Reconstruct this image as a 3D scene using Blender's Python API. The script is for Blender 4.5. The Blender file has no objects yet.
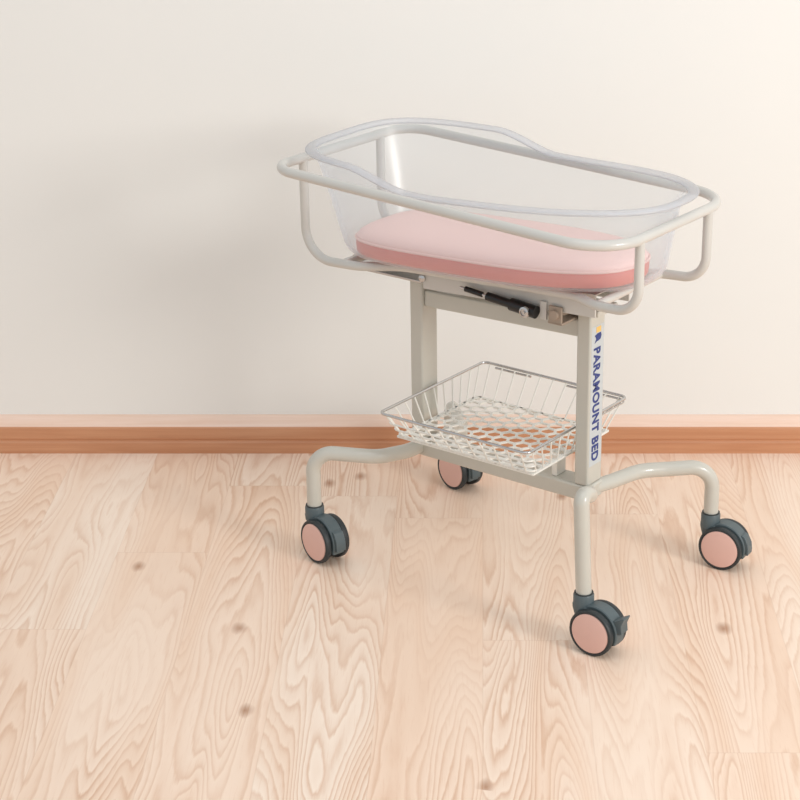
import bpy, bmesh, math, random
from mathutils import Vector, Matrix
PI = math.pi
S = bpy.context.scene
C = S.collection

# ------------------------------------------------------------ camera
cd = bpy.data.cameras.new('camera')
cam = bpy.data.objects.new('camera', cd); C.objects.link(cam)
cam.location = (0, 0, 1.7305)
cam.rotation_euler = (PI/2 - .3761, 0, 0)
cd.sensor_width = 36; cd.sensor_fit = 'HORIZONTAL'
cd.lens = 1879/800*36
cd.shift_x = -82.8/800
cd.clip_start = .05
S.camera = cam

# ------------------------------------------------------------ light and exposure
w = bpy.data.worlds.new('room_light'); S.world = w; w.use_nodes = True
bg = w.node_tree.nodes['Background']
bg.inputs[0].default_value = (.96, .98, 1.0, 1); bg.inputs[1].default_value = .68

def area(name, loc, target, size, power, col):
    l = bpy.data.lights.new(name, 'AREA'); l.shape = 'DISK'; l.size = size; l.energy = power; l.color = col
    o = bpy.data.objects.new(name, l); C.objects.link(o); o.location = loc
    o.rotation_euler = (Vector(target) - Vector(loc)).to_track_quat('-Z', 'Y').to_euler()
    return o
area('key_softbox', (3.6, .5, 1.95), (-.1, 3.9, .5), 1.4, 104, (1, .975, .94))
area('overhead_light', (.3, 2.2, 3.3), (.1, 3.7, .2), 2.4, 15, (.98, .99, 1))
S.view_settings.view_transform = 'Standard'; S.view_settings.look = 'None'
S.view_settings.gamma = 1; S.view_settings.use_curve_mapping = False
S.view_settings.exposure = 0.09

# ------------------------------------------------------------ materials
def lin(c):
    return tuple((x/255/12.92 if x/255 <= .04045 else ((x/255+.055)/1.055)**2.4) for x in c) + (1,)
class G:
    """small node-graph helper"""
    def __init__(s, name):
        s.m = bpy.data.materials.new(name); s.m.use_nodes = True
        s.nt = s.m.node_tree; s.b = s.nt.nodes['Principled BSDF']; s.out = s.nt.nodes['Material Output']
    def n(s, t, **k):
        x = s.nt.nodes.new(t)
        for a, b in k.items(): setattr(x, a, b)
        return x
    def set(s, x, i, v):
        if isinstance(v, bpy.types.NodeSocket): s.nt.links.new(v, x.inputs[i])
        else: x.inputs[i].default_value = v
    def math(s, op, a, b=0., c=0.):
        x = s.n('ShaderNodeMath', operation=op); s.set(x, 0, a); s.set(x, 1, b); s.set(x, 2, c); return x.outputs[0]
    def mix(s, f, a, b, mode='MIX'):
        x = s.n('ShaderNodeMix', data_type='RGBA', blend_type=mode)
        s.set(x, 0, f); s.set(x, 6, a); s.set(x, 7, b); return x.outputs[2]
    def ramp(s, f, stops):
        x = s.n('ShaderNodeValToRGB'); s.set(x, 0, f)
        el = x.color_ramp.elements
        while len(el) < len(stops): el.new(.5)
        for e, (p, c) in zip(el, stops): e.position = p; e.color = c if len(c) == 4 else (*c, 1)
        return x.outputs[0]
    def noise(s, vec, scale, detail=2, rough=.5, dist=0):
        x = s.n('ShaderNodeTexNoise'); s.set(x, 'Vector', vec); s.set(x, 'Scale', scale); s.set(x, 'Detail', detail)
        s.set(x, 'Roughness', rough); s.set(x, 'Distortion', dist); return x.outputs[0]
    def xyz(s, x, y, z):
        c = s.n('ShaderNodeCombineXYZ'); s.set(c, 0, x); s.set(c, 1, y); s.set(c, 2, z); return c.outputs[0]
    def pos(s):
        g = s.n('ShaderNodeTexCoord'); p = s.n('ShaderNodeSeparateXYZ'); s.nt.links.new(g.outputs['Object'], p.inputs[0])
        return g.outputs['Object'], p.outputs[0], p.outputs[1], p.outputs[2]

def plain(name, rgb, rough=.4, metal=0., coat=0., bump=0., bscale=200, vary=.04):
    g = G(name); o, x, y, z = g.pos()
    n = g.noise(o, bscale*.1, 3)
    c = lin(rgb); d = tuple(v*(1-vary*2) for v in c[:3]) + (1,)
    g.set(g.b, 'Base Color', g.mix(n, d, c)); g.set(g.b, 'Roughness', rough); g.set(g.b, 'Metallic', metal)
    g.set(g.b, 'Coat Weight', coat)
    if bump:
        b = g.n('ShaderNodeBump'); g.set(b, 'Strength', bump); g.set(b, 'Distance', .001)
        g.set(b, 'Height', g.noise(o, bscale, 2)); g.nt.links.new(b.outputs[0], g.b.inputs['Normal'])
    return g.m

def floor_mat():
    g = G('light_oak_laminate'); o, x, y, z = g.pos()
    PW, PL = .19, 1.3
    col = g.math('FLOOR', g.math('DIVIDE', x, PW))
    h = g.n('ShaderNodeTexWhiteNoise', noise_dimensions='1D'); g.set(h, 'W', col)
    ys = g.math('ADD', y, g.math('MULTIPLY', h.outputs[0], PL))
    row = g.math('FLOOR', g.math('DIVIDE', ys, PL))
    idv = g.n('ShaderNodeTexWhiteNoise', noise_dimensions='2D'); g.set(idv, 'Vector', g.xyz(col, row, 0))
    pid = idv.outputs[0]
    # cathedral grain: contour lines of a stretched noise field, new for each board
    fx = g.math('MULTIPLY', x, 7.5)
    fy = g.math('MULTIPLY', y, .9)
    v = g.xyz(fx, fy, g.math('MULTIPLY', pid, 31.))
    fld = g.noise(v, 1.0, 1.6, .42, .15)
    fine = g.noise(g.xyz(g.math('MULTIPLY', x, 60.), g.math('MULTIPLY', y, 7.), pid), 1., 3, .6)
    t = g.math('ADD', g.math('MULTIPLY', fld, 34.), g.math('MULTIPLY', fine, .9))
    fr = g.math('FRACT', t)
    line = g.ramp(fr, [(0, (0, 0, 0)), (.5, (.28,)*3), (.82, (1, 1, 1)), (1, (0, 0, 0))])
    patch = g.ramp(g.noise(g.xyz(g.math('MULTIPLY', x, 5.), g.math('MULTIPLY', y, 1.1), g.math('MULTIPLY', pid, 17.)), 1., 2), [(.34, (.18,)*3), (.66, (1, 1, 1))])
    fac = g.math('MULTIPLY', line, patch)
    base = g.mix(pid, lin((248, 230, 213)), lin((245, 220, 199)))
    broad = g.ramp(fld, [(.38, (0, 0, 0)), (.5, (1, 1, 1)), (.62, (0, 0, 0))])
    c = g.mix(g.math('MULTIPLY', broad, .4), base, lin((235, 200, 172)))
    c = g.mix(g.math('MULTIPLY', fac, .62), c, lin((202, 152, 115)))
    pores = g.ramp(g.noise(g.xyz(g.math('MULTIPLY', x, 260.), g.math('MULTIPLY', y, 16.), 3.), 1., 2), [(.56, (0, 0, 0)), (.75, (1, 1, 1))])
    c = g.mix(g.math('MULTIPLY', pores, .22), c, lin((214, 170, 136)))
    # a few knots
    vo = g.n('ShaderNodeTexVoronoi', voronoi_dimensions='2D'); g.set(vo, 'Vector', g.xyz(g.math('MULTIPLY', x, 3.4), g.math('MULTIPLY', y, 2.0), 0.)); g.set(vo, 'Scale', 1.)
    kd = g.math('ADD', vo.outputs[0], g.math('MULTIPLY', g.math('SUBTRACT', fine, .5), .05))
    knot = g.math('MULTIPLY', g.ramp(kd, [(.0, (1, 1, 1)), (.02, (.7,)*3), (.055, (0, 0, 0))]), g.math('GREATER_THAN', g.noise(o, 1.7, 1), .49))
    c = g.mix(g.math('MULTIPLY', knot, .75), c, lin((158, 104, 66)))
    # board joints
    ex = g.math('PINGPONG', x, PW/2)
    ex = g.math('ABSOLUTE', g.math('SUBTRACT', g.math('FRACT', g.math('DIVIDE', x, PW)), .5))
    ey = g.math('ABSOLUTE', g.math('SUBTRACT', g.math('FRACT', g.math('DIVIDE', ys, PL)), .5))
    seam = g.math('MAXIMUM', g.math('GREATER_THAN', ex, .4945), g.math('GREATER_THAN', ey, .4988))
    c = g.mix(g.math('MULTIPLY', seam, .11), c, lin((178, 134, 100)))
    g.set(g.b, 'Base Color', c); g.set(g.b, 'Roughness', .42); g.set(g.b, 'Specular IOR Level', .35)
    b = g.n('ShaderNodeBump'); g.set(b, 'Strength', .15); g.set(b, 'Distance', .0005); g.set(b, 'Height', g.math('SUBTRACT', 1., fac))
    g.nt.links.new(b.outputs[0], g.b.inputs['Normal'])
    return g.m

def base_mat(name, ca, cb, cd_):
    g = G(name); o, x, y, z = g.pos()
    n = g.noise(g.xyz(g.math('MULTIPLY', x, 3.), g.math('MULTIPLY', y, 60.), g.math('MULTIPLY', z, 75.)), 1., 4, .6, .4)
    n2 = g.noise(g.xyz(g.math('MULTIPLY', x, 1.3), y, g.math('MULTIPLY', z, 14.)), 1., 2)
    c = g.mix(g.ramp(n, [(.3, (0, 0, 0)), (.72, (1, 1, 1))]), lin(ca), lin(cb))
    c = g.mix(g.math('MULTIPLY', g.ramp(n2, [(.5, (0, 0, 0)), (.8, (1, 1, 1))]), .5), c, lin(cd_))
    vo = g.n('ShaderNodeTexVoronoi'); g.set(vo, 'Vector', g.xyz(g.math('MULTIPLY', x, 2.2), 0., g.math('MULTIPLY', z, 9.))); g.set(vo, 'Scale', 1.)
    c = g.mix(g.ramp(vo.outputs[0], [(0, (.6,)*3), (.09, (0, 0, 0))]), c, lin((120, 72, 44)))
    g.set(g.b, 'Base Color', c); g.set(g.b, 'Roughness', .45)
    return g.m

def wall_mat():
    g = G('warm_white_wall_paint'); o, x, y, z = g.pos()
    n = g.noise(o, 1.4, 3)
    g.set(g.b, 'Base Color', g.mix(n, lin((230, 230, 226)), lin((235, 234, 230)))); g.set(g.b, 'Roughness', .85)
    b = g.n('ShaderNodeBump'); g.set(b, 'Strength', .06); g.set(b, 'Distance', .001); g.set(b, 'Height', g.noise(o, 160, 3))
    g.nt.links.new(b.outputs[0], g.b.inputs['Normal'])
    return g.m

def clear_mat(name, milk, tint, edge=.55, gloss=.3, edgetint=(.75, .78, .81, 1)):
    """thin clear plastic: see-through, shiny and a little milky towards its edges"""
    g = G(name); nt = g.nt; nt.nodes.remove(g.b)
    lw = g.n('ShaderNodeLayerWeight'); g.set(lw, 0, .35)
    tr = g.n('ShaderNodeBsdfTransparent'); g.set(tr, 0, g.mix(g.math('POWER', lw.outputs[1], 1.8), tint, edgetint))   # longer way through the plastic near its outline
    gl = g.n('ShaderNodeBsdfGlossy'); g.set(gl, 0, (1, 1, 1, 1)); g.set(gl, 1, .3)
    df = g.n('ShaderNodeBsdfDiffuse'); g.set(df, 0, lin((244, 247, 252)))
    tl = g.n('ShaderNodeBsdfTranslucent'); g.set(tl, 0, lin((244, 247, 252)))
    md = g.n('ShaderNodeMixShader'); g.set(md, 0, .5); nt.links.new(df.outputs[0], md.inputs[1]); nt.links.new(tl.outputs[0], md.inputs[2])
    f = g.math('MINIMUM', g.math('ADD', g.math('MULTIPLY', g.math('POWER', lw.outputs[1], 2.2), edge), milk), 1.)
    m1 = g.n('ShaderNodeMixShader'); g.set(m1, 0, f); nt.links.new(tr.outputs[0], m1.inputs[1]); nt.links.new(md.outputs[0], m1.inputs[2])
    fr = g.math('ADD', .025, g.math('MULTIPLY', g.math('POWER', lw.outputs[1], 3.), gloss))
    m2 = g.n('ShaderNodeMixShader'); nt.links.new(fr, m2.inputs[0])
    nt.links.new(m1.outputs[0], m2.inputs[1]); nt.links.new(gl.outputs[0], m2.inputs[2])
    nt.links.new(m2.outputs[0], g.out.inputs[0])
    return g.m

M = dict(
    floor=floor_mat(), wall=wall_mat(),
    base=base_mat('oak_baseboard', (204, 150, 114), (188, 130, 93), (218, 172, 138)),
    cap=base_mat('pale_oak_cap', (238, 212, 196), (228, 196, 174), (244, 226, 214)),
    frame=plain('ivory_grey_paint', (198, 196, 186), .32, 0, .3),
    rail=plain('pale_ivory_paint', (205, 203, 197), .3, 0, .35),
    slate=plain('slate_grey_plastic', (84, 97, 101), .42, 0, 0, .2, 300),
    dark=plain('charcoal_rubber', (44, 50, 52), .5),
    black=plain('black_plastic', (18, 18, 19), .35),
    disc=plain('dusty_pink_plastic', (229, 188, 176), .5),
    chrome=plain('brushed_chrome', (200, 200, 200), .22, 1.),
    white=plain('white_coated_wire', (236, 235, 228), .35),
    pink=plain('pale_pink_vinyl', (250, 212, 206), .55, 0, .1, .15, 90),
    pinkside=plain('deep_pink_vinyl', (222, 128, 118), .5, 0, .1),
    piping=plain('soft_pink_piping', (244, 205, 198), .5),
    clear=clear_mat('clear_tub_plastic', .085, (.968, .978, .984, 1), .36, .3, (.88, .90, .92, 1)),
    rimclear=clear_mat('milky_rim_plastic', .40, (.94, .945, .95, 1), .0, .5, (.26, .27, .29, 1)),
    blue=plain('printed_blue', (44, 62, 128), .5), yellow=plain('printed_yellow', (240, 196, 110), .5),
    label=plain('pale_blue_sticker', (196, 202, 204), .5),
    rust=plain('beige_cast_metal', (170, 155, 140), .5, .3),
)

# ------------------------------------------------------------ mesh helpers
def link(name, bm, mat, parent=None, smooth=True, bevel=0, solid=0):
    me = bpy.data.meshes.new(name); bmesh.ops.recalc_face_normals(bm, faces=bm.faces); bm.to_mesh(me); bm.free()
    o = bpy.data.objects.new(name, me); C.objects.link(o); me.materials.append(mat)
    if parent: o.parent = parent
    if smooth:
        for p in me.polygons: p.use_smooth = True
        me.set_sharp_from_angle(angle=math.radians(38))
    if solid:
        s = o.modifiers.new('thickness', 'SOLIDIFY'); s.thickness = solid; s.offset = 0
    if bevel:
        b = o.modifiers.new('bevel', 'BEVEL'); b.width = bevel; b.segments = 3; b.limit_method = 'ANGLE'
    return o
def box(bm, x0, x1, y0, y1, z0, z1, mat=None):
    r = bmesh.ops.create_cube(bm, size=1)
    T = Matrix.Translation(((x0+x1)/2, (y0+y1)/2, (z0+z1)/2)) @ Matrix.Diagonal((x1-x0, y1-y0, z1-z0, 1))
    if mat: T = mat @ T
    bmesh.ops.transform(bm, matrix=T, verts=r['verts'])
def fillet(pts, rad, seg=8):
    """round the inner corners of a polyline"""
    P = [Vector(p) for p in pts]
    if isinstance(rad, (int, float)): rad = [rad]*len(P)
    out = [P[0]]
    for i in range(1, len(P)-1):
        a, b, c = P[i-1], P[i], P[i+1]
        d1 = (a-b).normalized(); d2 = (c-b).normalized()
        ang = d1.angle(d2); r = rad[i]
        if ang > PI-.02 or r == 0: out.append(b); continue
        t = min(r/math.tan(ang/2), (a-b).length*.49 if i > 1 else (a-b).length*.98, (c-b).length*.49 if i < len(P)-2 else (c-b).length*.98)
        p, q = b+d1*t, b+d2*t
        for k in range(seg+1):
            u = k/seg
            # rational-like arc via quadratic with circular weight
            wgt = math.sin(ang/2)
            den = (1-u)**2 + 2*u*(1-u)*wgt + u*u
            out.append((p*(1-u)**2 + b*2*u*(1-u)*wgt + q*u*u)/den)
    out.append(P[-1]); return out
def loop_fillet(pts, r, seg=10):
    P = [Vector(p) for p in pts]; n = len(P); out = []
    for i in range(n):
        a, b, c = P[i-1], P[i], P[(i+1) % n]
        rr = r[i] if isinstance(r, (list, tuple)) else r
        out += fillet([b+(a-b).normalized()*((a-b).length*.5), b, b+(c-b).normalized()*((c-b).length*.5)], [0, rr, 0], seg)[1:-1]
    return out
def sweep(bm, path, prof, closed=False, cap=True, up=None):
    """sweep a list of 2D profile points along a path"""
    P = [Vector(p) for p in path]; n = len(P); T = []
    for i in range(n):
        if closed: t = P[(i+1) % n]-P[i-1]
        else: t = P[min(i+1, n-1)]-P[max(i-1, 0)]
        T.append(t.normalized())
    N = T[0].orthogonal().normalized(); rings = []
    for i in range(n):
        if up is not None: N = (Vector(up) - T[i]*T[i].dot(Vector(up))).normalized()
        else:
            if i: N = (T[i-1].rotation_difference(T[i]) @ N)
            N = (N - T[i]*N.dot(T[i])).normalized()
        B = T[i].cross(N)
        rings.append([bm.verts.new(P[i]+N*a+B*b) for a, b in prof])
    m = len(prof)
    for i in range(n if closed else n-1):
        A, Bn = rings[i], rings[(i+1) % n]
        for k in range(m):
            bm.faces.new((A[k], A[(k+1) % m], Bn[(k+1) % m], Bn[k]))
    if cap and not closed:
        bm.faces.new(rings[0]); bm.faces.new(rings[-1])
def circ(r, n=14, sx=1., sy=1.):
    return [(r*sx*math.cos(2*PI*k/n), r*sy*math.sin(2*PI*k/n)) for k in range(n)]
def tube(bm, path, r, n=14, closed=False):
    sweep(bm, path, circ(r, n), closed)
def lathe(bm, prof, axis='Z', n=40, T=None):
    """prof: (radius, height) list"""
    rings = []; vs = []
    for r, h in prof:
        ring = []
        if r < 1e-6:
            v = bm.verts.new((0, 0, h)); ring = [v]
        else:
            ring = [bm.verts.new((r*math.cos(2*PI*k/n), r*math.sin(2*PI*k/n), h)) for k in range(n)]
        rings.append(ring); vs += ring
    for A, B in zip(rings, rings[1:]):
        for k in range(n):
            q = [A[k % len(A)], A[(k+1) % len(A)], B[(k+1) % len(B)], B[k % len(B)]]
            q = list(dict.fromkeys(q))
            if len(q) > 2: bm.faces.new(q)
    if axis == 'Y': bmesh.ops.transform(bm, matrix=Matrix.Rotation(PI/2, 4, 'X'), verts=vs)   # height h -> -Y
    if T: bmesh.ops.transform(bm, matrix=T, verts=vs)
def empty(name, loc, rz, label, cat, group=None):
    o = bpy.data.objects.new(name, None); C.objects.link(o); o.location = loc; o.rotation_euler = (0, 0, rz)
    o.empty_display_size = .1
    o['label'] = label; o['category'] = cat
    if group: o['group'] = group
    return o
def structure(name, bm, mat, label, smooth=False, bevel=0):
    o = link(name, bm, mat, None, smooth, bevel); o['kind'] = 'structure'; o['label'] = label; return o
NB = bmesh.new

# ------------------------------------------------------------ room
WY = 4.0635                                          # wall surface
bm = NB(); box(bm, -3.2, 3.2, -1.5, WY+.1, -.08, 0)
structure('floor', bm, M['floor'], 'pale oak laminate floor with wavy grain')
bm = NB(); box(bm, -3.2, 3.2, WY, WY+.12, 0, 2.9)
structure('wall_back', bm, M['wall'], 'plain warm white wall')
bm = NB()
prof = [(0, 0), (.022, 0), (.022, .026), (.0185, .030), (.0185, .033), (.0205, .037), (.0205, .063), (.0185, .066), (0, .066)]
def baseboard(bm, prof):
    A = [bm.verts.new((-3.2, WY-d, z)) for d, z in prof]; B = [bm.verts.new((3.2, WY-d, z)) for d, z in prof]
    m = len(prof)
    for k in range(m): bm.faces.new((A[k], A[(k+1) % m], B[(k+1) % m], B[k]))
    bm.faces.new(A); bm.faces.new(B)
baseboard(bm, prof)
structure('baseboard_back', bm, M['base'], 'oak baseboard with routed grooves')
bm = NB(); baseboard(bm, [(0, .066), (.0185, .066), (.0155, .0705), (.011, .080), (.005, .088), (0, .090)])
structure('trim_1', bm, M['cap'], 'pale rounded cap along the top of the oak baseboard')

# ------------------------------------------------------------ trolley
TH = -.6202; TX, TY = .0527, 3.4801
# inside every thing below: x runs along the cot towards its foot end, -y is its front, z is up
cart = empty('bassinet_trolley', (TX, TY, 0), TH, 'ivory grey tubular steel hospital bassinet trolley on four pink wheeled casters', 'trolley')

def lerp(a, b, t): return a+(b-a)*t
# upright posts, beams
def post(x):
    bm = NB(); box(bm, x-.0155, x+.0155, -.026, .026, .245, .604)
    return link('post', bm, M['frame'], cart, True, .004)
pL = post(-.212); pR = post(.188)
bm = NB(); box(bm, -.197, .173, -.018, .018, .535, .570)
for v in bm.verts: v.co.z += (v.co.x+.197)*.030
link('upper_crossbar', bm, M['frame'], cart, True, .004)
bm = NB(); box(bm, -.231, .207, -.026, .026, .211, .245)
link('lower_crossbar', bm, M['frame'], cart, True, .005)

# end legs: arch tube from the crossbar, curving outward, then down into the caster
LEGS = [(.316, -.209, .325, .141, -36, True), (-.345, -.203, .246, .141, -49, False),
        (.336, .239, .230, .141, -29, False), (-.336, .256, .212, .141, -49, False)]
for lx, ly, ht, hb, yaw, ped in LEGS:
    sx = 1 if lx > 0 else -1; sy = 1 if ly > 0 else -1
    dz = ht-.228
    xc = .188 if sx > 0 else -.212
    cr = .05 if ped else .1
    pts = [(xc, sy*.0, .228), (sx*.208, sy*.06, .228+dz*.25), (sx*.228, sy*.135, .228+dz*.65), (lerp(sx*.228, lx, .32), lerp(sy*.135, ly, .38), ht-.003), (lx-(.010 if ped else 0), ly, ht), (lx, ly, .120)]
    if ped: pts[1:4] = [(.222, -.045, .240), (.262, -.112, .275), (.300, -.170, .308)]
    bm = NB(); tube(bm, fillet(pts, [0, .12, .12, .12, cr, 0], 12), .0150, 20)
    link('leg', bm, M['frame'], cart)

def caster(lx, ly, yaw, pedal_up):
    rz = math.radians(yaw)-TH
    OFF = .036; R = .0505
    # housing: collar and hood
    bm = NB()
    lathe(bm, [(.0, .088), (.0215, .088), (.0215, .117), (.0195, .121), (.0185, .121), (.0175, .116), (0, .116)], 'Z', 32)
    # hood = thick sector between the two wheels, from the front of the collar over the top to the back
    a0, a1 = math.radians(-22), math.radians(158); n = 30
    for side in (0,):
        rings = []
        for k in range(n+1):
            a = a0+(a1-a0)*k/n
            rr = R+.0035
            ring = []
            for (rad, yy) in ((.012, .0155), (rr-.002, .0155), (rr, .0135), (rr, -.0135), (rr-.002, -.0155), (.012, -.0155)):
                ring.append(bm.verts.new((OFF+rad*math.cos(a), yy, .051+rad*math.sin(a))))
            rings.append(ring)
        for A, B in zip(rings, rings[1:]):
            for k in range(6): bm.faces.new((A[k], A[(k+1) % 6], B[(k+1) % 6], B[k]))
        bm.faces.new(rings[0]); bm.faces.new(rings[-1])
    # shoulder that widens from the hood up into the collar
    sh = []
    for (zz, xa, xb, yy) in ((.056, -.012, .045, .0155), (.076, -.019, .042, .0160), (.089, -.0212, .030, .0185), (.098, -.0205, .0205, .0195)):
        sh.append([bm.verts.new(((xa+xb)/2+(xb-xa)/2*math.copysign(abs(math.cos(t))**.6, math.cos(t)), yy*math.copysign(abs(math.sin(t))**.6, math.sin(t)), zz)) for t in [2*PI*j/20 for j in range(20)]])
    for A, B in zip(sh, sh[1:]):
        for k in range(20): bm.faces.new((A[k], A[(k+1) % 20], B[(k+1) % 20], B[k]))
    bm.faces.new(sh[0]); bm.faces.new(sh[-1])
    h = link('caster', bm, M['slate'], cart); h.location = (lx, ly, 0); h.rotation_euler = (0, 0, rz); h.scale = (.915,)*3
    bm = NB(); lathe(bm, [(.0165, .117), (.0198, .1175), (.0198, .1225), (.0165, .1225)], 'Z', 28)
    link('collar_ring', bm, M['dark'], h)
    for s in (1, -1):
        T = Matrix.Translation((OFF, 0, R)) @ (Matrix.Rotation(PI, 4, 'Z') if s < 0 else Matrix.Identity(4))
        bm = NB(); lathe(bm, [(0, .0165), (R-.006, .0165), (R-.001, .0185), (R, .022), (R, .029), (R-.0015, .0315), (R-.005, .0325), (R-.0065, .031), (0, .031)], 'Y', 48, T)
        link('wheel', bm, M['dark'], h)
        bm = NB(); lathe(bm, [(0, .0345), (.038, .0338), (.0425, .0325), (.0435, .0305), (0, .0305)], 'Y', 48, T)
        d = link('wheel_disc', bm, M['disc'], h); d['label'] = 'pink disc covering the wheel face'
    # inner axle core
    bm = NB(); lathe(bm, [(0, -.0162), (.034, -.0162), (.034, .0162), (0, .0162)], 'Y', 32, Matrix.Translation((OFF, 0, R)))
    link('axle_core', bm, M['black'], h)
    # brake pedal at the back of the hood
    bm = NB()
    if pedal_up: pts = [(x+.021, z) for x, z in [(.052, .083), (.064, .086), (.082, .096), (.0835, .094), (.077, .078), (.079, .060), (.072, .056), (.064, .066)]]
    else: pts = [(x+.021, z) for x, z in [(.058, .086), (.066, .083), (.0745, .066), (.0765, .050), (.0755, .040), (.070, .040), (.066, .060), (.058, .076)]]
    A = [bm.verts.new((x, -.0125, z)) for x, z in pts]; B = [bm.verts.new((x, .0125, z)) for x, z in pts]
    m = len(pts)
    for k in range(m): bm.faces.new((A[k], A[(k+1) % m], B[(k+1) % m], B[k]))
    bm.faces.new(A); bm.faces.new(B)
    link('brake_pedal', bm, M['slate'], h, True, .0015)
for lx, ly, ht, hb, yaw, ped in LEGS: caster(lx, ly, yaw, ped)

TILT = .0460                                        # the cradle rises slightly towards the foot end
# top rail loop
RZL, RZR = .831, .798
def rz_(x): return RZL+(RZR-RZL)*(x+.413)/(.413+.354)
corners = [(-.413, -.220), (.362, -.224), (.362, .214), (-.413, .212)]
path = loop_fillet([(x, y, rz_(x)) for x, y in corners], [.055, .10, .085, .06], 14)
bm = NB(); tube(bm, path, .0098, 16, True)
link('rail', bm, M['rail'], cart)
# cradle tubes: hang from the short ends of the rail and run under the tub
for y in (-.122, .122):
    q = y*.66
    pts = [(-.413, y, rz_(-.413)), (-.413, y, .6255), (-.280, y, .6310), (-.205, q, .6340), (.200, q, .6530), (.270, y*.96, .6563), (.362, y, .6605), (.362, y, rz_(.362))]
    bm = NB(); tube(bm, fillet(pts, [0, .080, .08, .08, .08, .08, .058, 0], 12), .0092, 16)
    link('cradle_tube', bm, M['rail'], cart)
for x in (-.315, .270):
    bm = NB(); zc = .6255+.035*(x+.413)/.775; tube(bm, [(x, -.118, zc), (x, .118, zc)], .0080, 14)
    link('cross_tube', bm, M['rail'], cart)
# side plates and tray under the tub
bm = NB()
box(bm, -.165, .235, -.062, -.058, .586, .6315); box(bm, -.165, .235, .058, .062, .586, .6315); box(bm, -.345, .235, -.060, .060, .6285, .6315)
for v in bm.verts: v.co.z += TILT*(v.co.x+.413)-.0065
link('tub_support_plate', bm, M['rail'], cart, True, .001)
bm = NB(); box(bm, -.375, -.175, -.056, .056, .598, .603); box(bm, -.375, -.371, -.056, .056, .603, .612)
o = link('head_end_slide', bm, M['chrome'], cart, True, .001); o['label'] = 'thin bright metal slide plate'
bm = NB()
for y in (-.0635,): lathe(bm, [(0, 0), (.0075, 0), (.0075, .004), (.004, .006), (0, .006)], 'Y', 20, Matrix.Translation((-.165, y+.001, .613)))
link('pivot_bolt', bm, M['chrome'], cart)
bm = NB(); box(bm, .175, .225, -.035, .035, .600, .612)
link('post_bracket', bm, M['frame'], cart, True, .002)
# gas spring for the tilt
bm = NB(); a = Vector((-.065, -.074, .616)); b = Vector((.108, -.074, .600)); tube(bm, [a, b], .0028, 12)
g_ = link('gas_spring', bm, M['chrome'], cart)
d = (b-a).normalized()
bm = NB(); sweep(bm, [a+d*.012, a+d*.05, a+d*.052], circ(.0055, 14))
lv = link('spring_sleeve', bm, M['black'], g_); lv['label'] = 'black tapered sleeve'
bm = NB(); sweep(bm, [a+d*.064, a+d*.068, a+d*.125], circ(.0085, 16)); tube(bm, [a+d*.12, b+d*.004], .0125, 16)
o = link('spring_body', bm, M['black'], g_); o['label'] = 'black cylinder body'
bm = NB(); lathe(bm, [(0, 0), (.0105, 0), (.0105, .006), (.007, .0075), (.0065, .0055), (.003, .0055), (.003, .008), (0, .008)], 'Y', 24, Matrix.Translation((.095, -.0855, .601)))
link('spring_knob', bm, M['chrome'], g_)
bm = NB(); box(bm, .116, .130, -.068, -.0625, .586, .622); 
link('hinge_plate', bm, M['rail'], cart, True, .001)
bm = NB(); box(bm, .135, .168, -.070, .030, .582, .587); tube(bm, [(.151, -.076, .602), (.151, .035, .602)], .0095, 16); box(bm, .137, .166, -.070, -.0655, .583, .618); box(bm, .137, .166, .026, .031, .583, .618)
o = link('tilt_hinge', bm, M['rust'], cart, True, .001); o['label'] = 'beige metal tilt hinge bracket'

# printed lettering on the outer face of the foot-end post
bm = NB(); box(bm, .2030, .2038, -.0215, .0215, .285, .572)
sk = link('sticker', bm, M['label'], pR, False); sk['label'] = 'pale sticker strip behind the lettering'
fc = bpy.data.curves.new('lettering', 'FONT'); fc.body = 'PARAMOUNT BED'; fc.size = .0275; fc.offset = .0009; fc.extrude = .0003
fc.align_x = 'LEFT'; fc.align_y = 'CENTER'; fc.space_character = 1.08
to = bpy.data.objects.new('lettering_curve', fc); C.objects.link(to)
bpy.context.view_layer.update()
me = bpy.data.meshes.new_from_object(to.evaluated_get(bpy.context.evaluated_depsgraph_get()))
bpy.data.objects.remove(to)
xs = [v.co.x for v in me.vertices]; ys_ = [v.co.y for v in me.vertices]
Lx = max(xs)-min(xs); cy = (max(ys_)+min(ys_))/2; k = (.528-.294)/Lx
for v in me.vertices:
    tx, ty, tz = (v.co.x-min(xs))*k, (v.co.y-cy)*1.15-.002, v.co.z
    v.co = Vector((.2042+tz, ty, .528-tx))          # letters run downwards, their tops to the right
me.materials.append(M['blue'])
lt = bpy.data.objects.new('lettering', me); C.objects.link(lt); lt.parent = pR; lt['label'] = 'blue vertical lettering PARAMOUNT BED'
# emblem: small yellow block above a blue flag-like mark
bm = NB(); box(bm, .2038, .2044, -.006, .010, .558, .569)
link('emblem_yellow', bm, M['yellow'], pR, False)
bm = NB()
pts = [(-.011, .553), (-.002, .556), (.010, .556), (.012, .549), (.009, .543), (.002, .541), (-.003, .541), (-.011, .538), (-.006, .546)]
A = [bm.verts.new((.2038, y, z)) for y, z in pts]; B = [bm.verts.new((.2044, y, z)) for y, z in pts]
for q in range(len(pts)): bm.faces.new((A[q], A[(q+1) % len(pts)], B[(q+1) % len(pts)], B[q]))
bm.faces.new(A); bm.faces.new(B)
link('emblem_blue', bm, M['blue'], pR, False)

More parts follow.
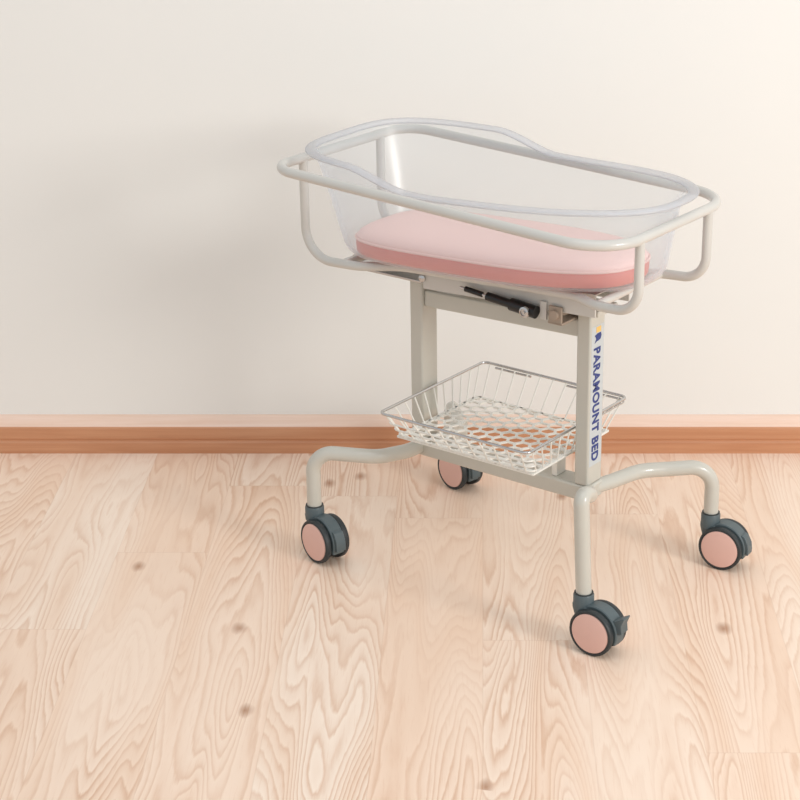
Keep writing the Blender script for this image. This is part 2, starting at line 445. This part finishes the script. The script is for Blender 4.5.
# ------------------------------------------------------------ wire basket between the posts
bas = empty('wire_basket', (TX, TY, 0), TH, 'white wire storage basket with perforated floor resting on lower crossbar of trolley', 'basket')
X0, X1, Y0, Y1, BZ = -.188, .166, -.180, .178, .360
x0, x1, y0, y1, bz = -.176, .148, -.134, .134, .297
r1 = loop_fillet([(X0, Y0, BZ), (X1, Y0, BZ), (X1, Y1, BZ), (X0, Y1, BZ)], .014, 6)
bm = NB(); tube(bm, r1, .0030, 12, True)
link('top_rim', bm, M['chrome'], bas)['label'] = 'chrome top rim wire'
def lerp(a, b, t): return a+(b-a)*t
bm = NB()
t = .12; z = lerp(BZ, bz, t)
q = [(.02, Y1-.001, z), (X1-.002, Y1-.001, z), (X1-.002, .0, z)]
tube(bm, fillet(q, .014, 6), .0024, 10); tube(bm, [(X0+.03, Y1-.001, z), (X0+.12, Y1-.001, z)], .0024, 10)
link('second_rim', bm, M['chrome'], bas)
bm = NB()
for t in (.42, .68, .9):
    z = lerp(BZ, bz, t)
    q = loop_fillet([(lerp(X0, x0, t), lerp(Y0, y0, t), z), (lerp(X1, x1, t), lerp(Y0, y0, t), z), (lerp(X1, x1, t), lerp(Y1, y1, t), z), (lerp(X0, x0, t), lerp(Y1, y1, t), z)], .014, 6)
    # level wires run round the front only in the photo: front side and the near part of both ends
    front = [p for p in q if p.y < (-.10)]
    front = sorted(front, key=lambda p: math.atan2(p.x, 1) )
    tube(bm, front, .0021, 8)
link('level_wires', bm, M['white'], bas)
bm = NB()
nx, ny = 11, 11
for i in range(nx):
    t = (i+.5)/nx
    for (Ya, yb) in ((Y0, y0), (Y1, y1)):
        tube(bm, fillet([(lerp(X0, X1, t), Ya, BZ), (lerp(x0, x1, t), yb, bz), (lerp(x0, x1, t), yb+(.012 if yb < 0 else -.012), bz)], .006, 4), .0016, 8)
for i in range(ny):
    t = (i+.5)/ny
    for (Xa, xb) in ((X0, x0), (X1, x1)):
        tube(bm, fillet([(Xa, lerp(Y0, Y1, t), BZ), (xb, lerp(y0, y1, t), bz), (xb+(.012 if xb < 0 else -.012), lerp(y0, y1, t), bz)], .006, 4), .0016, 8)
link('side_wires', bm, M['white'], bas)
# perforated floor: honeycomb of flat bars
bm = NB(); hs = .0175
def bar(p, q, wd=.0056, th=.003):
    p, q = Vector(p), Vector(q); dd = (q-p)
    if dd.length < 1e-4: return
    th += .0004*(round(math.degrees(math.atan2(dd.y, dd.x))/60) % 3)
    n_ = Vector((-dd.y, dd.x, 0)).normalized()*wd/2; e = dd.normalized()*wd*.28
    vs = [p-e+n_, q+e+n_, q+e-n_, p-e-n_]
    lo = [bm.verts.new((v.x, v.y, bz-th/2)) for v in vs]; hi = [bm.verts.new((v.x, v.y, bz+th/2)) for v in vs]
    bm.faces.new(lo); bm.faces.new(hi)
    for a_ in range(4): bm.faces.new((lo[a_], lo[(a_+1) % 4], hi[(a_+1) % 4], hi[a_]))
cl = lambda p: (min(max(p[0], x0), x1), min(max(p[1], y0), y1), 0)
seen = set()
for i in range(-14, 15):
    for j in range(-14, 15):
        cx = hs*1.5*i; cy = hs*math.sqrt(3)*(j+(i % 2)/2)
        V = [(cx+hs*math.cos(PI/3*k_), cy+hs*math.sin(PI/3*k_)) for k_ in range(6)]
        for k_ in range(6):
            a_, b_ = V[k_], V[(k_+1) % 6]
            key = tuple(sorted((round(p_[0]/(hs/2)), round(p_[1]/(hs*.866))) for p_ in (a_, b_)))
            if key in seen: continue
            seen.add(key)
            ins = lambda p: x0-.001 < p[0] < x1+.001 and y0-.001 < p[1] < y1+.001
            if ins(a_) or ins(b_): bar(cl(a_), cl(b_))
fr = [(x0, y0, 0), (x1, y0, 0), (x1, y1, 0), (x0, y1, 0)]
for k_ in range(4): bar(fr[k_], fr[(k_+1) % 4], .006, .0034)
link('perforated_floor', bm, M['white'], bas, False)
# brackets under the basket floor
for x in (-.12, .12):
    bm = NB(); box(bm, x-.006, x+.006, -.016, .016, .2452, .2955)
    link('floor_bracket', bm, M['white'], bas, True, .001)
# ------------------------------------------------------------ clear tub
tub = empty('bassinet_tub', (TX, TY, 0), TH, 'clear plastic bassinet tub with raised head end, sitting inside top rail of trolley', 'bassinet')
def sstep(t): t = min(max(t, 0), 1); return t*t*(3-2*t)
def rim_z(x, y=0): return .856+.02*y-(.0295+.02*y)*sstep((x-(.16 if y > 0 else .30)*y+.200)/.155)-.006*math.exp(-((x+.07)/.09)**2)*min(max(-y/.15, 0), 1)+.011*sstep((x-.02)/.36)
def outline(xa, xb, hw, N=96, nh=3.8, nf=2.6):
    """egg-like plan: boxy head end, rounder foot end, points evenly spaced"""
    D = []; xm = lerp(xa, xb, .47); K = 1440
    for k_ in range(K):
        t = 2*PI*k_/K; c, s = math.cos(t), math.sin(t)
        e = lerp(nh, nf, .5+.5*c) if c > 0 else nh
        e = nf if c > 0 else nh
        px = math.copysign(abs(c)**(2/e), c); py = math.copysign(abs(s)**(2/e), s)
        D.append((xm+px*((xb-xm) if c > 0 else (xm-xa)), py*hw))
    L = [0]
    for k_ in range(K): L.append(L[-1]+math.dist(D[k_], D[(k_+1) % K]))
    out = []; j = 0
    for k_ in range(N):
        tgt = L[-1]*k_/N
        while L[j+1] < tgt: j += 1
        f = (tgt-L[j])/max(L[j+1]-L[j], 1e-9); A, B = D[j % K], D[(j+1) % K]
        out.append((lerp(A[0], B[0], f), lerp(A[1], B[1], f)))
    return out
def ring(q, f=None):
    """q 0 at the rim .. 1 at the bottom"""
    xa = lerp(-.402, -.342, q**.8); xb = lerp(.362, .345, q/.12) if q < .12 else lerp(.345, .322, (q-.12)/.88); hw = lerp(.189, .150, q)
    return xa, xb, hw
bm = NB(); rings = []
ZB = .6400
levels = [0, .04, .08, .12, .2, .3, .45, .6, .75, .86]
for q in levels:
    xa, xb, hw = ring(q)
    rings.append([bm.verts.new((x, y, lerp(rim_z(x, y), ZB+TILT*(x+.413), q))) for x, y in outline(xa, xb, hw)])
for q, ins in ((.93, .004), (.975, .011), (1., .024), (1., .05)):
    xa, xb, hw = ring(q)
    rings.append([bm.verts.new((x, y, lerp(rim_z(x, y), ZB+TILT*(x+.413), q))) for x, y in outline(xa+ins, xb-ins, hw-ins)])
for A, B in zip(rings, rings[1:]):
    n_ = len(A)
    for k_ in range(n_): bm.faces.new((A[k_], A[(k_+1) % n_], B[(k_+1) % n_], B[k_]))
bm.faces.new(rings[-1])
link('tub_shell', bm, M['clear'], tub, True, 0, .003)
# rolled rim
bm = NB()
ol = outline(-.410, .370, .193, 120, 3.8, 2.6)
prof_r = [(.0058*math.sin(t), .0105*math.cos(t)) for t in [2*PI*j/14 for j in range(14)]]
sweep(bm, [(x, y, rim_z(x, y)+.001) for x, y in ol], prof_r, True, up=(0, 0, 1))
link('rim', bm, M['rimclear'], tub)['label'] = 'thick milky rolled rim'

# ------------------------------------------------------------ mattress
mat = empty('mattress', (TX, TY, 0), TH, 'pale pink baby mattress pad lying inside the clear tub', 'mattress')
def pad(name, xa, xb, hw, zs, m):
    bm = NB(); rings = []
    for z, ins in zs:
        rings.append([bm.verts.new((x, y, z)) for x, y in outline(xa+ins, xb-ins, hw-ins, 72)])
    for A, B in zip(rings, rings[1:]):
        for k_ in range(72): bm.faces.new((A[k_], A[(k_+1) % 72], B[(k_+1) % 72], B[k_]))
    bm.faces.new(rings[0]); bm.faces.new(rings[-1])
    for v in bm.verts: v.co.z += TILT*(v.co.x+.413)-.0042
    return link(name, bm, m, mat)
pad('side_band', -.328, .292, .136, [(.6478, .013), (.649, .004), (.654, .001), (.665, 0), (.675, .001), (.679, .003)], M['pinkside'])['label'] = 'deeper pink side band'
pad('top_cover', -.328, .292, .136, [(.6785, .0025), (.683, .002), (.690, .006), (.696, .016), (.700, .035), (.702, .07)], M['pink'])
bm = NB()
for z in (.6795,):
    tube(bm, [(x, y, z-.0042+TILT*(x+.413)) for x, y in outline(-.3275, .2915, .1355, 96)], .0026, 8, True)
link('piping', bm, M['piping'], mat)

# ------------------------------------------------------------ drop the upper works onto the casters and set every thing's origin at its base
DROP = .0165
for o in list(cart.children):
    if not o.name.startswith('caster'): o.location.z -= DROP
for root, base in ((bas, .2452), (tub, .640), (mat, .643)):
    root.location.z = base-DROP
    for o in root.children: o.location.z -= base
